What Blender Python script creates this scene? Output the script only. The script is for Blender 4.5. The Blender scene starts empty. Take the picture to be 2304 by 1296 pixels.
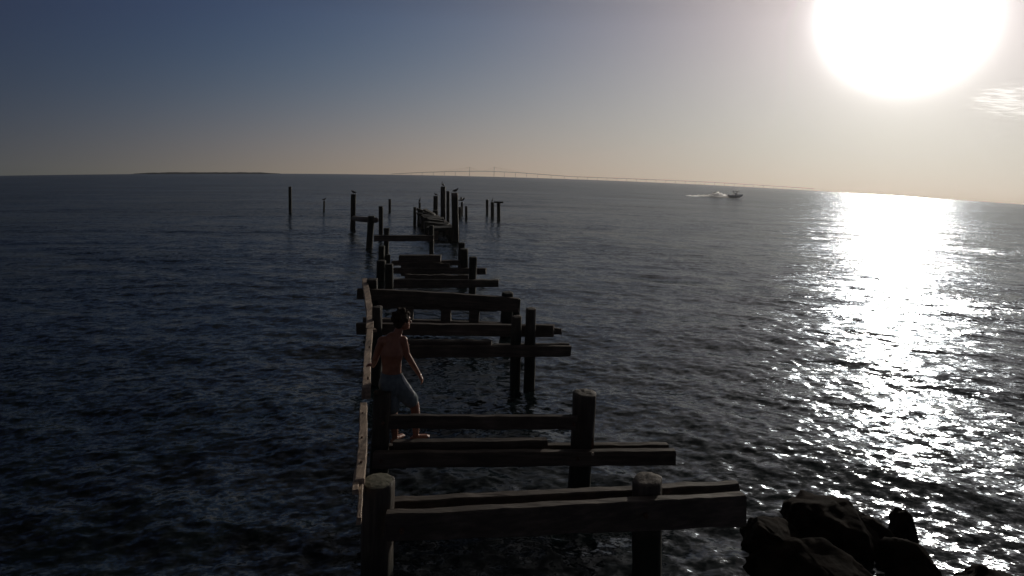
import bpy, bmesh, math, random
import numpy as np
from mathutils import Vector, Matrix, noise

random.seed(7)
RNG = np.random.default_rng(11)
SC = bpy.context.scene
COL = SC.collection
PI = math.pi

# ------------------------------------------------------------------ camera geometry
F_PX, W_PX, H_PX = 1400.0, 2304.0, 1296.0
CAM_H = 3.9
SLOPE = 0.066          # the sea falls away gently on every side, so that its rim bows as the horizon does in the photo
R_END = 1000.0
CY_PX = 301.0          # the lens is shifted down: its axis meets the photo at this row
PITCH, ROLL = 0.0, math.radians(1.6)
FWD = Vector((0, math.cos(PITCH), -math.sin(PITCH)))
UPV = Vector((0, math.sin(PITCH), math.cos(PITCH)))
XV = Vector((1, 0, 0))
RIGHT = math.cos(ROLL) * XV + math.sin(ROLL) * UPV
UP = -math.sin(ROLL) * XV + math.cos(ROLL) * UPV
CAM = Vector((0, 0, CAM_H))


def ray(px, py):
    return (FWD + RIGHT * ((px - W_PX / 2) / F_PX) + UP * ((CY_PX - py) / F_PX))


def at(px, py, Y, k=0.0, X0=0.0):
    """point seen at a place of the photograph, on the upright plane y = Y + k (x - X0)"""
    d = ray(px, py)
    t = (Y - k * X0) / (d.y - k * d.x)
    return CAM + d * t


def sea(x, y):
    return -SLOPE * math.hypot(x, y)


def on_sea(px, py):
    d = ray(px, py)
    n = math.hypot(d.x, d.y)
    q = CAM_H / (-d.z / n - SLOPE)
    x, y = q * d.x / n, q * d.y / n
    return Vector((x, y, sea(x, y)))


Y2, Y3, Y5, Y6, Y7 = (on_sea(*q).y for q in ((1301, 1110), (1174, 872), (1063, 665), (1044, 630), (970, 580)))
Y1, Y4 = Y2 * 0.70, Y3 + (Y5 - Y3) * 0.44


def YM(v):
    """depth along the pier, from spacing of its frames"""
    return float(np.interp(v, [0, 5.15, 7.35, 10.95, 14.4, 18.4, 20.9, 25.0], [0, Y1, Y2, Y3, Y4, Y5, Y6, Y7]))


# ------------------------------------------------------------------ object helpers
def link(o):
    COL.objects.link(o)
    return o


def tag(o, label, cat, group=None, kind=None):
    if label:
        o['label'] = label
    if cat:
        o['category'] = cat
    if group:
        o['group'] = group
    if kind:
        o['kind'] = kind
    return o


def thing(name, loc, label, cat, group=None):
    o = bpy.data.objects.new(name, None)
    o.location = loc
    o.empty_display_size = 0.2
    link(o)
    return tag(o, label, cat, group)


def obj(name, bm, mat, parent=None, smooth=True, origin=None):
    """bmesh in world coordinates -> one mesh object (kept in world place, under its parent)"""
    org = Vector(origin) if origin is not None else (parent.matrix_basis.translation if parent is not None else Vector((0, 0, 0)))
    if parent is not None and parent.parent is not None:
        org = parent.parent.matrix_basis.translation + parent.matrix_basis.translation
    bmesh.ops.translate(bm, vec=-org, verts=bm.verts)
    bmesh.ops.recalc_face_normals(bm, faces=bm.faces)
    me = bpy.data.meshes.new(name)
    bm.to_mesh(me)
    bm.free()
    if smooth:
        for p in me.polygons:
            p.use_smooth = True
    if mat is not None:
        me.materials.append(mat)
    o = bpy.data.objects.new(name, me)
    if parent is not None:
        o.parent = parent
    else:
        o.location = org
    return link(o)


def jit(p, s, a):
    v = noise.noise_vector(Vector(p) * s)
    return Vector(p) + v * a


# ------------------------------------------------------------------ shapes
def add_beam(bm, a0, a1, b0, b1, thick, n=30, ch=0.010, rough=0.006, seed=0.0, sag=0.0):
    """squared timber: a0/a1 top and bottom of the one end's near face, b0/b1 of the other; thickness away from camera (+y)"""
    a0, a1, b0, b1 = map(Vector, (a0, a1, b0, b1))
    ax = (b0 - a0)
    ax.z = 0
    back = Vector((-ax.y, ax.x, 0)).normalized() * thick
    if back.y < 0:
        back = -back
    rings = []
    for i in range(n + 1):
        t = i / n
        top, bot = a0.lerp(b0, t), a1.lerp(b1, t)
        dz = -sag * 4 * t * (1 - t)
        top = top + Vector((0, 0, dz))
        bot = bot + Vector((0, 0, dz))
        hh = (top - bot).length
        c = min(ch * (1 + 0.8 * noise.noise(Vector((t * 9, seed, 3)))), hh * .3, thick * .3)
        up = (top - bot).normalized()
        bk = back.normalized()
        pr = [top + bk * c, top + bk * (thick - c), top + back - up * c, bot + back + up * c,
              bot + bk * (thick - c), bot + bk * c, bot + up * c, top - up * c]
        ring = []
        for q in pr:
            v = jit(q + Vector((seed, seed * 1.7, 0)), 3.1, rough) - Vector((seed, seed * 1.7, 0))
            v += noise.noise_vector(Vector((q.x * 11 + seed, q.z * 17, q.y * 17))) * rough * .6
            if i in (0, n):     # broken, worn ends
                v += ax.normalized() * noise.noise(Vector((q.x * 5, q.y * 9 + seed, q.z * 19))) * rough * 4
            ring.append(bm.verts.new(v))
        rings.append(ring)
    for r0, r1 in zip(rings, rings[1:]):
        for j in range(8):
            bm.faces.new((r0[j], r0[(j + 1) % 8], r1[(j + 1) % 8], r1[j]))
    bm.faces.new(rings[0])
    bm.faces.new(list(reversed(rings[-1])))


def add_pile(bm, base, top, r0, r1, sides=24, n=34, rough=0.02, below=1.6, slant=0.0, sq=0.0, seed=0.0):
    """round timber pile from under the water up to a worn head"""
    base, top = Vector(base), Vector(top)
    ax = (top - base)
    low = base - ax.normalized() * below
    tot = (top - low).length
    rings = []
    hs = [i / n for i in range(n)] + [1 - 0.02 / tot * 0.5, 1.0]
    for i, t in enumerate(hs):
        c = low.lerp(top, t)
        r = r0 + (r1 - r0) * t
        last = (i == len(hs) - 1)
        if last:
            r *= 0.93
        ring = []
        for j in range(sides):
            a = 2 * PI * j / sides
            ca, sa = math.cos(a), math.sin(a)
            if sq:
                m = max(abs(ca), abs(sa))
                k = (1 - sq) + sq / m * 0.88
                ca, sa = ca * k, sa * k
            nv = noise.noise(Vector((ca * 1.6 + seed, sa * 1.6, c.z * 0.9))) + 0.5 * noise.noise(Vector((ca * 5 + seed, sa * 5, c.z * 3)))
            rr = r + rough * nv
            dz = (slant * ca * r if t > 0.9 else 0) + (0.012 * noise.noise(Vector((ca * 3 + seed, sa * 3, 7))) if t > 0.97 else 0)
            ring.append(bm.verts.new(c + Vector((ca * rr, sa * rr, dz))))
        rings.append(ring)
    for q0, q1 in zip(rings, rings[1:]):
        for j in range(sides):
            bm.faces.new((q0[j], q0[(j + 1) % sides], q1[(j + 1) % sides], q1[j]))
    bm.faces.new(list(reversed(rings[0])))
    # head: inner ring with a dished centre
    c = sum((v.co for v in rings[-1]), Vector()) / sides
    inner = [bm.verts.new(c + (v.co - c) * 0.5 + Vector((0, 0, 0.008 * noise.noise(v.co * 9)))) for v in rings[-1]]
    for j in range(sides):
        bm.faces.new((rings[-1][j], rings[-1][(j + 1) % sides], inner[(j + 1) % sides], inner[j]))
    cv = bm.verts.new(c - Vector((0, 0, 0.006)))
    for j in range(sides):
        bm.faces.new((inner[j], inner[(j + 1) % sides], cv))


def add_tube(bm, pts, radii, sides=10, flat=None):
    """closed tapering tube along points; flat = (direction, factor) squashes the section"""
    pts = [Vector(p) for p in pts]
    rings = []
    for i, p in enumerate(pts):
        d = (pts[min(i + 1, len(pts) - 1)] - pts[max(i - 1, 0)]).normalized()
        ref = Vector((0, 1, 0)) if abs(d.y) < 0.8 else Vector((0, 0, 1))
        u = d.cross(ref).normalized()
        v = d.cross(u).normalized()
        ring = []
        for j in range(sides):
            a = 2 * PI * j / sides
            off = (u * math.cos(a) + v * math.sin(a)) * radii[i]
            if flat:
                fd = Vector(flat[0])
                off = off + fd * (off.dot(fd)) * (flat[1] - 1)
            ring.append(bm.verts.new(p + off))
        rings.append(ring)
    for q0, q1 in zip(rings, rings[1:]):
        for j in range(sides):
            bm.faces.new((q0[j], q0[(j + 1) % sides], q1[(j + 1) % sides], q1[j]))
    bm.faces.new(list(reversed(rings[0])))
    bm.faces.new(rings[-1])


def add_ball(bm, c, r, seg=14, rot=None):
    """ellipsoid; r = three radii"""
    if not hasattr(r, '__len__'):
        r = (r, r, r)
    M = Matrix.Translation(Vector(c)) @ (rot.to_4x4() if rot else Matrix.Identity(4)) @ Matrix.Diagonal((r[0], r[1], r[2], 1))
    bmesh.ops.create_uvsphere(bm, u_segments=seg, v_segments=max(6, seg * 2 // 3), radius=1.0, matrix=M)


def add_limb(bm, pts, radii, flat=None, sides=14):
    """rounded limb: tube plus a ball at each joint"""
    add_tube(bm, pts, radii, sides, flat)
    for p, r in zip(pts, radii):
        rr = [r, r, r]
        if flat:
            fd = Vector(flat[0])
            rr = [r * (1 + abs(fd[i]) * (flat[1] - 1)) for i in range(3)]
        add_ball(bm, p, rr, 12)


def fuse(bm, voxel, smooth=6):
    """join overlapping closed shapes into one continuous skin; returns a new bmesh"""
    me = bpy.data.meshes.new('tmp')
    bmesh.ops.recalc_face_normals(bm, faces=bm.faces)
    bm.to_mesh(me)
    bm.free()
    o = bpy.data.objects.new('tmp', me)
    COL.objects.link(o)
    m = o.modifiers.new('r', 'REMESH')
    m.mode = 'VOXEL'
    m.voxel_size = voxel
    s = o.modifiers.new('s', 'SMOOTH')
    s.factor = 0.5
    s.iterations = smooth
    dg = bpy.context.evaluated_depsgraph_get()
    dg.update()
    ev = o.evaluated_get(dg)
    nb = bmesh.new()
    nb.from_mesh(ev.to_mesh())
    ev.to_mesh_clear()
    bpy.data.objects.remove(o)
    bpy.data.meshes.remove(me)
    return nb


# ------------------------------------------------------------------ materials
def new_mat(name):
    m = bpy.data.materials.new(name)
    m.use_nodes = True
    nt = m.node_tree
    b = nt.nodes['Principled BSDF']
    return m, nt, b


def ramp(nt, stops):
    r = nt.nodes.new('ShaderNodeValToRGB')
    cr = r.color_ramp
    while len(cr.elements) < len(stops):
        cr.elements.new(0.5)
    for e, (p, c) in zip(cr.elements, stops):
        e.position = p
        e.color = (c[0], c[1], c[2], 1)
    return r


def wood(name, dark, mid, light, axis, rough=0.75, wet=False, seed=0.0):
    m, nt, b = new_mat(name)
    L = nt.links
    tc = nt.nodes.new('ShaderNodeTexCoord')
    geo = nt.nodes.new('ShaderNodeNewGeometry')
    mp = nt.nodes.new('ShaderNodeMapping')
    sc = [9.0, 9.0, 9.0]
    sc[axis] = 0.7
    mp.inputs['Scale'].default_value = sc
    mp.inputs['Location'].default_value = (seed, seed * 2, seed * 3)
    L.new(geo.outputs['Position'], mp.inputs['Vector'])
    n1 = nt.nodes.new('ShaderNodeTexNoise')
    n1.inputs['Scale'].default_value = 2.2
    n1.inputs['Detail'].default_value = 8
    n1.inputs['Roughness'].default_value = 0.65
    L.new(mp.outputs['Vector'], n1.inputs['Vector'])
    n2 = nt.nodes.new('ShaderNodeTexNoise')
    n2.inputs['Scale'].default_value = 2.6
    n2.inputs['Detail'].default_value = 4
    L.new(geo.outputs['Position'], n2.inputs['Vector'])
    mix = nt.nodes.new('ShaderNodeMath')
    mix.operation = 'MULTIPLY_ADD'
    mix.inputs[1].default_value = 0.65
    L.new(n1.outputs['Fac'], mix.inputs[0])
    mu = nt.nodes.new('ShaderNodeMath')
    mu.operation = 'MULTIPLY'
    mu.inputs[1].default_value = 0.35
    L.new(n2.outputs['Fac'], mu.inputs[0])
    L.new(mu.outputs[0], mix.inputs[2])
    r = ramp(nt, [(0.32, dark), (0.5, mid), (0.68, light)])
    L.new(mix.outputs[0], r.inputs['Fac'])
    col = r.outputs['Color']
    if wet:  # weed and mussels grow on the foot of the pile: a band of its own colour near the tide mark
        sx = nt.nodes.new('ShaderNodeSeparateXYZ')
        L.new(geo.outputs['Position'], sx.inputs[0])
        ad = nt.nodes.new('ShaderNodeMath')
        ad.operation = 'MULTIPLY_ADD'
        ad.inputs[1].default_value = 0.35
        L.new(n2.outputs['Fac'], ad.inputs[0])
        L.new(sx.outputs['Z'], ad.inputs[2])
        mr = nt.nodes.new('ShaderNodeMapRange')
        mr.inputs['From Min'].default_value = 0.28
        mr.inputs['From Max'].default_value = 0.5
        mr.inputs['To Min'].default_value = 1.0
        mr.inputs['To Max'].default_value = 0.0
        L.new(ad.outputs[0], mr.inputs['Value'])
        mc = nt.nodes.new('ShaderNodeMixRGB')
        mc.inputs['Color2'].default_value = (0.010, 0.012, 0.008, 1)
        L.new(mr.outputs['Result'], mc.inputs['Fac'])
        L.new(col, mc.inputs['Color1'])
        col = mc.outputs['Color']
    L.new(col, b.inputs['Base Color'])
    b.inputs['Roughness'].default_value = rough
    b.inputs['Specular IOR Level'].default_value = 0.3
    bp = nt.nodes.new('ShaderNodeBump')
    bp.inputs['Strength'].default_value = 0.55
    bp.inputs['Distance'].default_value = 0.02
    L.new(n1.outputs['Fac'], bp.inputs['Height'])
    L.new(bp.outputs['Normal'], b.inputs['Normal'])
    return m


def plain(name, c1, c2, scale=8.0, rough=0.6, bump=0.2, dist=0.01, metal=0.0, spec=0.4):
    m, nt, b = new_mat(name)
    L = nt.links
    tc = nt.nodes.new('ShaderNodeTexCoord')
    n = nt.nodes.new('ShaderNodeTexNoise')
    n.inputs['Scale'].default_value = scale
    n.inputs['Detail'].default_value = 6
    L.new(tc.outputs['Object'], n.inputs['Vector'])
    r = ramp(nt, [(0.35, c1), (0.65, c2)])
    L.new(n.outputs['Fac'], r.inputs['Fac'])
    L.new(r.outputs['Color'], b.inputs['Base Color'])
    b.inputs['Roughness'].default_value = rough
    b.inputs['Metallic'].default_value = metal
    b.inputs['Specular IOR Level'].default_value = spec
    if bump:
        bp = nt.nodes.new('ShaderNodeBump')
        bp.inputs['Strength'].default_value = bump
        bp.inputs['Distance'].default_value = dist
        L.new(n.outputs['Fac'], bp.inputs['Height'])
        L.new(bp.outputs['Normal'], b.inputs['Normal'])
    return m


M_BEAM = wood('beam_wood', (0.025, 0.020, 0.017), (0.06, 0.047, 0.038), (0.12, 0.095, 0.078), 0)
M_PILE = wood('pile_wood', (0.020, 0.017, 0.014), (0.045, 0.037, 0.030), (0.09, 0.073, 0.060), 2, wet=True)
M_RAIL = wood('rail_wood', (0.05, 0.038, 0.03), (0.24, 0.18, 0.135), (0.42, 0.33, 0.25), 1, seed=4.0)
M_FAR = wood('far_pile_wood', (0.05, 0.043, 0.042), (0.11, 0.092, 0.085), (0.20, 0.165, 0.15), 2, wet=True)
M_SKIN = plain('skin', (0.20, 0.078, 0.044), (0.26, 0.105, 0.06), 14, 0.5, 0.05)
M_HAIR = plain('hair', (0.012, 0.008, 0.006), (0.045, 0.028, 0.018), 90, 0.85, 0.8, spec=0.15)
M_SHORTS = plain('shorts_cloth', (0.09, 0.115, 0.13), (0.13, 0.16, 0.175), 18, 0.85, 0.3)
M_SUNLIT = plain('sunlit_shorts_cloth', (0.55, 0.57, 0.58), (0.7, 0.7, 0.7), 20, 0.85, 0.2)  # pale colour standing for sunlight on the shorts
M_BIRD = plain('dark_feathers', (0.012, 0.012, 0.013), (0.04, 0.036, 0.032), 14, 0.7, 0.3)
M_BIRDPALE = plain('grey_feathers', (0.08, 0.075, 0.07), (0.22, 0.2, 0.18), 12, 0.7, 0.3)
M_ROCK = plain('wet_rock', (0.004, 0.003, 0.0022), (0.013, 0.009, 0.0065), 5, 0.9, 0.7, 0.04, spec=0.02)
M_HULL = plain('boat_hull_paint', (0.72, 0.73, 0.74), (0.8, 0.8, 0.8), 3, 0.4, 0)
M_BOATTOP = plain('boat_canvas', (0.55, 0.56, 0.58), (0.65, 0.65, 0.66), 6, 0.8, 0.1)
M_METAL = plain('galvanised_bolt', (0.25, 0.2, 0.16), (0.45, 0.4, 0.34), 30, 0.45, 0.2, metal=0.6)
M_RUST = plain('rusty_iron', (0.05, 0.024, 0.015), (0.10, 0.05, 0.03), 30, 0.8, 0.4)
M_PALECAP = plain('pale_pile_cap', (0.08, 0.08, 0.055), (0.16, 0.155, 0.115), 25, 0.95, 0.6)
M_CONCRETE = plain('pale_concrete', (0.28, 0.27, 0.25), (0.36, 0.34, 0.31), 0.2, 0.9, 0)
M_CABLE = plain('yellow_cable_paint', (0.45, 0.30, 0.08), (0.5, 0.34, 0.1), 0.3, 0.7, 0)
M_FOAM = plain('foam', (0.75, 0.76, 0.78), (0.85, 0.85, 0.85), 3, 0.9, 0.3)

_nt = M_FOAM.node_tree
_tr = _nt.nodes.new('ShaderNodeBsdfTranslucent')
_tr.inputs['Color'].default_value = (0.97, 0.97, 0.97, 1)
_mx = _nt.nodes.new('ShaderNodeMixShader')
_mx.inputs[0].default_value = 0.92
_nt.links.new(_nt.nodes['Principled BSDF'].outputs[0], _mx.inputs[1])
_nt.links.new(_tr.outputs[0], _mx.inputs[2])
_nt.links.new(_mx.outputs[0], _nt.nodes['Material Output'].inputs['Surface'])

# ------------------------------------------------------------------ water
def build_water():
    fine = np.linspace(-47, 47, 860)
    coarse_r = np.linspace(47, 313, 80)[1:-1]
    ang = np.radians(np.concatenate([fine, coarse_r]))
    rs = [1.0]
    while rs[-1] < 420:
        r = rs[-1]
        rs.append(r + max(0.026, r * r / (2.0 * 622 * CAM_H)))
    rs = np.array(rs)
    far = np.array([470, 540, 630, 740, 860, R_END])
    rs = np.concatenate([rs, far])
    dr = np.gradient(rs)
    spacing = np.maximum(dr * 1.0, rs * math.radians(0.11))
    Rg, Ag = np.meshgrid(rs, ang, indexing='ij')
    X = Rg * np.sin(Ag)
    Y = Rg * np.cos(Ag)
    Zc = -SLOPE * Rg
    Z = np.zeros_like(X)
    DX = np.zeros_like(X)
    DY = np.zeros_like(X)
    main = math.radians(-106)   # the chop runs towards the camera, a little to the left
    nw = 110
    # patches where the wind has roughened the water more or less
    gust = 1 + 0.22 * np.sin(X * 0.21 + 1.3 + 0.9 * np.sin(Y * 0.11)) * np.sin(Y * 0.17 + 0.4 + 0.7 * np.sin(X * 0.13))
    for i in range(nw):
        t = (i + RNG.random()) / nw
        lam = 0.13 * (4.2 / 0.13) ** t
        spread = 0.42 + 0.5 * (1 - t)
        th = main + RNG.normal() * spread
        k = 2 * PI / lam
        slope = 0.0155 * (1.3 - 1.0 * t)
        a = slope / k
        ph = RNG.random() * 2 * PI
        att = np.clip((lam / spacing - 2.5) / 2.5, 0, 1)[:, None]
        if att.max() <= 0:
            continue
        arg = k * (X * math.cos(th) + Y * math.sin(th)) + ph
        am = a * att * gust
        Z += am * np.cos(arg)
        s = am * np.sin(arg) * 0.45
        DX -= s * math.cos(th)
        DY -= s * math.sin(th)
    X = X + DX
    Y = Y + DY
    Zt = Z + Zc
    nr, na = X.shape
    co = np.stack([X, Y, Zt], -1).reshape(-1, 3).astype(np.float32)
    co = np.concatenate([co, np.array([[0, 0, 0]], np.float32)])
    idx = np.arange(nr * na).reshape(nr, na)
    nxt = np.roll(idx, -1, axis=1)
    quads = np.stack([idx[:-1], idx[1:], nxt[1:], nxt[:-1]], -1).reshape(-1, 4)
    tris = np.stack([np.full(na, nr * na), idx[0], nxt[0]], -1)
    me = bpy.data.meshes.new('sea_water')
    me.vertices.add(len(co))
    me.vertices.foreach_set('co', co.ravel())
    nl = quads.size + tris.size
    me.loops.add(nl)
    me.loops.foreach_set('vertex_index', np.concatenate([quads.ravel(), tris.ravel()]).astype(np.int32))
    nf = len(quads) + len(tris)
    me.polygons.add(nf)
    starts = np.concatenate([np.arange(len(quads)) * 4, len(quads) * 4 + np.arange(len(tris)) * 3]).astype(np.int32)
    me.polygons.foreach_set('loop_start', starts)
    me.polygons.foreach_set('use_smooth', np.ones(nf, bool))
    me.update(calc_edges=True)
    if me.polygons[0].normal.z < 0:
        me.flip_normals()
    m, nt, b = new_mat('sea_water')
    L = nt.links
    geo = nt.nodes.new('ShaderNodeNewGeometry')
    # slopes of the ripples too small for the mesh, as random tilts of the surface
    cur = geo.outputs['Normal']
    wm = nt.nodes.new('ShaderNodeMapping')
    wm.inputs['Scale'].default_value = (0.035, 0.10, 1.0)
    wm.inputs['Rotation'].default_value = (0, 0, -0.25)
    L.new(geo.outputs['Position'], wm.inputs['Vector'])
    wn = nt.nodes.new('ShaderNodeTexNoise')
    wn.noise_dimensions = '2D'
    wn.inputs['Scale'].default_value = 1.0
    wn.inputs['Detail'].default_value = 3
    L.new(wm.outputs['Vector'], wn.inputs['Vector'])
    gust = nt.nodes.new('ShaderNodeMapRange')
    gust.inputs['From Min'].default_value = 0.3
    gust.inputs['From Max'].default_value = 0.7
    gust.inputs['To Min'].default_value = 0.6
    gust.inputs['To Max'].default_value = 1.35
    L.new(wn.outputs['Fac'], gust.inputs['Value'])
    for sc, rotz, amp, det in (((0.05, 0.30, 1.0), -0.12, 0.30, 3), ((0.35, 0.95, 1.0), -0.3, 0.34, 2), ((1.5, 3.4, 1.0), -0.22, 0.52, 2), ((5.0, 9.5, 1.0), 0.18, 0.68, 3), ((16, 25, 1.0), -0.5, 0.48, 2)):
        mp = nt.nodes.new('ShaderNodeMapping')
        mp.inputs['Scale'].default_value = sc
        mp.inputs['Rotation'].default_value = (0, 0, rotz)
        L.new(geo.outputs['Position'], mp.inputs['Vector'])
        n = nt.nodes.new('ShaderNodeTexNoise')
        n.noise_dimensions = '2D'
        n.inputs['Scale'].default_value = 1.0
        n.inputs['Detail'].default_value = det
        n.inputs['Distortion'].default_value = 0.4
        L.new(mp.outputs['Vector'], n.inputs['Vector'])
        sb = nt.nodes.new('ShaderNodeVectorMath')
        sb.operation = 'SUBTRACT'
        sb.inputs[1].default_value = (0.5, 0.5, 0.5)
        L.new(n.outputs['Color'], sb.inputs[0])
        ml = nt.nodes.new('ShaderNodeVectorMath')
        ml.operation = 'MULTIPLY'
        ml.inputs[1].default_value = (amp * 0.88, amp, 0)
        L.new(sb.outputs[0], ml.inputs[0])
        ad = nt.nodes.new('ShaderNodeVectorMath')
        ad.operation = 'ADD'
        L.new(cur, ad.inputs[0])
        gs = nt.nodes.new('ShaderNodeVectorMath')
        gs.operation = 'SCALE'
        L.new(ml.outputs[0], gs.inputs[0])
        L.new(gust.outputs[0], gs.inputs['Scale'])
        L.new(gs.outputs[0], ad.inputs[1])
        cur = ad.outputs[0]
    nm = nt.nodes.new('ShaderNodeVectorMath')
    nm.operation = 'NORMALIZE'
    L.new(cur, nm.inputs[0])
    nt.nodes.remove(b)
    # choppy water mirrors less at a grazing view than a flat sheet would: wave backs hide each other
    fr = nt.nodes.new('ShaderNodeFresnel')
    fr.inputs['IOR'].default_value = 1.333
    L.new(nm.outputs[0], fr.inputs['Normal'])
    dn = nt.nodes.new('ShaderNodeMath')
    dn.operation = 'MULTIPLY_ADD'
    dn.inputs[1].default_value = 1.35
    dn.inputs[2].default_value = 1.0
    L.new(fr.outputs[0], dn.inputs[0])
    fe = nt.nodes.new('ShaderNodeMath')
    fe.operation = 'DIVIDE'
    L.new(fr.outputs[0], fe.inputs[0])
    L.new(dn.outputs[0], fe.inputs[1])
    df = nt.nodes.new('ShaderNodeBsdfDiffuse')
    df.inputs['Color'].default_value = (0.004, 0.008, 0.009, 1)
    gl = nt.nodes.new('ShaderNodeBsdfGlossy')
    gl.inputs['Color'].default_value = (0.86, 0.93, 1.0, 1)
    gl.inputs['Roughness'].default_value = 0.13
    L.new(nm.outputs[0], gl.inputs['Normal'])
    mx = nt.nodes.new('ShaderNodeMixShader')
    L.new(fe.outputs[0], mx.inputs[0])
    L.new(df.outputs[0], mx.inputs[1])
    L.new(gl.outputs[0], mx.inputs[2])
    L.new(mx.outputs[0], nt.nodes['Material Output'].inputs['Surface'])
    me.materials.append(m)
    o = bpy.data.objects.new('water', me)
    link(o)
    tag(o, 'dark rippled sea with the sun glittering on it', None, None, 'structure')


build_water()

# ------------------------------------------------------------------ the ruined pier: cross frames (bents)
GB = 'cross frames of the ruined pier'


class Bent:
    def __init__(self, Y, k, X0, base_px, label, name='pier_bent'):
        self.Y, self.k, self.X0 = Y, k, X0
        p = at(base_px, 700, Y, k, X0)
        self.root = thing(name, Vector((p.x, p.y, sea(p.x, p.y))), label, 'pier frame', GB)
        self.n = 0

    def P(self, px, py, off=0.0):
        return at(px, py, self.Y + off, self.k, self.X0)

    def beam(self, name, xl, tl, bl, xr, tr, br, thick=0.09, off=0.0, mat=None, sag=0.0, rough=0.010):
        bm = bmesh.new()
        self.n += 1
        a0, b0 = self.P(xl, tl, off), self.P(xr, tr, off)
        a1, b1 = self.P(xl, bl, off), self.P(xr, br, off)
        a1.x, a1.y, b1.x, b1.y = a0.x, a0.y, b0.x, b0.y
        add_beam(bm, a0, a1, b0, b1, thick, seed=self.Y + self.n * 1.37, sag=sag, rough=rough)
        return obj(name, bm, mat or M_BEAM, self.root, smooth=False)

    def pile(self, xl, xr, ytop, xb, off=0.0, r_scale=1.0, slant=0.0, sq=0.0, name='pile', mat=None, ybase=None):
        """pile whose head spans xl..xr at ytop; its foot is seen (or hidden) at xb"""
        self.n += 1
        tl, tr = self.P(xl, ytop, off), self.P(xr, ytop, off)
        top = (tl + tr) / 2
        r = (tr - tl).length / 2 * r_scale
        # foot: on the same plane, at sea level, along the column xb (solved by the plane)
        y = ytop
        lo, hi = ytop, 4000.0
        for _ in range(60):
            mid = (lo + hi) / 2
            q = self.P(xb, mid, off)
            if q.z > sea(q.x, q.y):
                lo = mid
            else:
                hi = mid
        foot = self.P(xb, lo, off)
        bm = bmesh.new()
        add_pile(bm, foot, top, r * 1.04, r, slant=slant, sq=sq, seed=self.Y * 3 + self.n)
        return obj(name, bm, mat or M_PILE, self.root)


def bolt(b, px, py, off, parent, r=0.018, l=0.05, mat=None):
    p = b.P(px, py, off)
    bm = bmesh.new()
    add_tube(bm, [p, p + Vector((0, -l * .6, 0))], [r, r], 6)
    add_tube(bm, [p + Vector((0, -l * .3, 0)), p + Vector((0, -l, 0))], [r * .55, r * .5], 8)
    return obj('bolt', bm, mat or M_METAL, parent, smooth=False)


# nearest frame
b1 = Bent(Y1, 0.22, -1.1, 851, 'nearest pier frame, its thick round left pile topped with a pale greenish cap')
b1.pile(815, 887, 1083, 846, sq=0.15, slant=0.05)
_c = (b1.P(815, 1083) + b1.P(887, 1083)) / 2
_r = (b1.P(887, 1083) - b1.P(815, 1083)).length / 2
bm = bmesh.new()
bmesh.ops.create_icosphere(bm, subdivisions=4, radius=1.0)
for v in bm.verts:
    v.co = _c + Vector((v.co.x * _r * .93, v.co.y * _r * .93, v.co.z * .012 + .002)) + noise.noise_vector(v.co * 4) * .004
obj('pale_cap', bm, M_PALECAP, b1.root)  # thin pale greenish disc laid over the pile head
b1.pile(1427, 1487, 1078, 1456, slant=0.12)
b1.beam('cap_beam', 880, 1130, 1172, 1668, 1090, 1140, 0.09, 0.17)
o = b1.beam('cap_beam', 868, 1160, 1222, 1676, 1117, 1186, 0.09, -0.24)

# second frame
b2 = Bent(Y2, 0.03, 0.9, 862, 'pier frame the person stands on, thick flat-topped right pile')
b2.pile(840, 880, 882, 852, sq=0.3)
p2 = b2.pile(1291, 1341, 883, 1300, sq=0.2, slant=-0.02)
b2.beam('cross_rail', 872, 936, 966, 1296, 938, 968, 0.07, -0.2)
b2.beam('cap_beam', 838, 1020, 1054, 1523, 1016, 1048, 0.09, -0.22)
b2.beam('cap_beam', 838, 1004, 1036, 1503, 1002, 1032, 0.09, 0.18)
b2.beam('loose_plank', 884, 996, 1028, 1232, 991, 1024, 0.10, -0.05)
bm = bmesh.new()
add_beam(bm, b2.P(1328, 985, -.1), b2.P(1328, 1020, -.1), b2.P(1335, 985, -.1), b2.P(1338, 1020, -.1), 0.03, n=3, ch=.003)
obj('bracket', bm, M_RUST, b2.root, smooth=False)
bolt(b2, 1333, 1019, -0.2, b2.root, 0.02, 0.06)
for q in ((858, 1036), (1300, 1031), (862, 951), (1290, 953)):
    bolt(b2, q[0], q[1], -0.22, b2.root, 0.02, 0.05, M_RUST)
for q in ((905, 1192), (1452, 1158)):
    bolt(b1, q[0], q[1], -0.25, b1.root, 0.022, 0.05, M_RUST)

# third frame
b3 = Bent(Y3, 0.0, 0.0, 850, 'pier frame with two close right piles and a beam reaching far right')
b3.pile(838, 860, 690, 848)
b3.pile(1152, 1174, 712, 1158)
b3.pile(1183, 1207, 694, 1190)
b3.beam('top_beam', 801, 728, 754, 1246, 733, 759, 0.10, 0.16)
b3.beam('beam_stub', 1200, 736, 752, 1263, 740, 753, 0.06, 0.28)
b3.beam('cap_beam', 905, 780, 806, 1285, 780, 803, 0.09, -0.2)
b3.beam('cap_beam', 850, 768, 802, 1106, 770, 804, 0.14, -0.05)
b3.beam('cap_beam', 1090, 776, 795, 1280, 774, 795, 0.08, 0.16)

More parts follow.
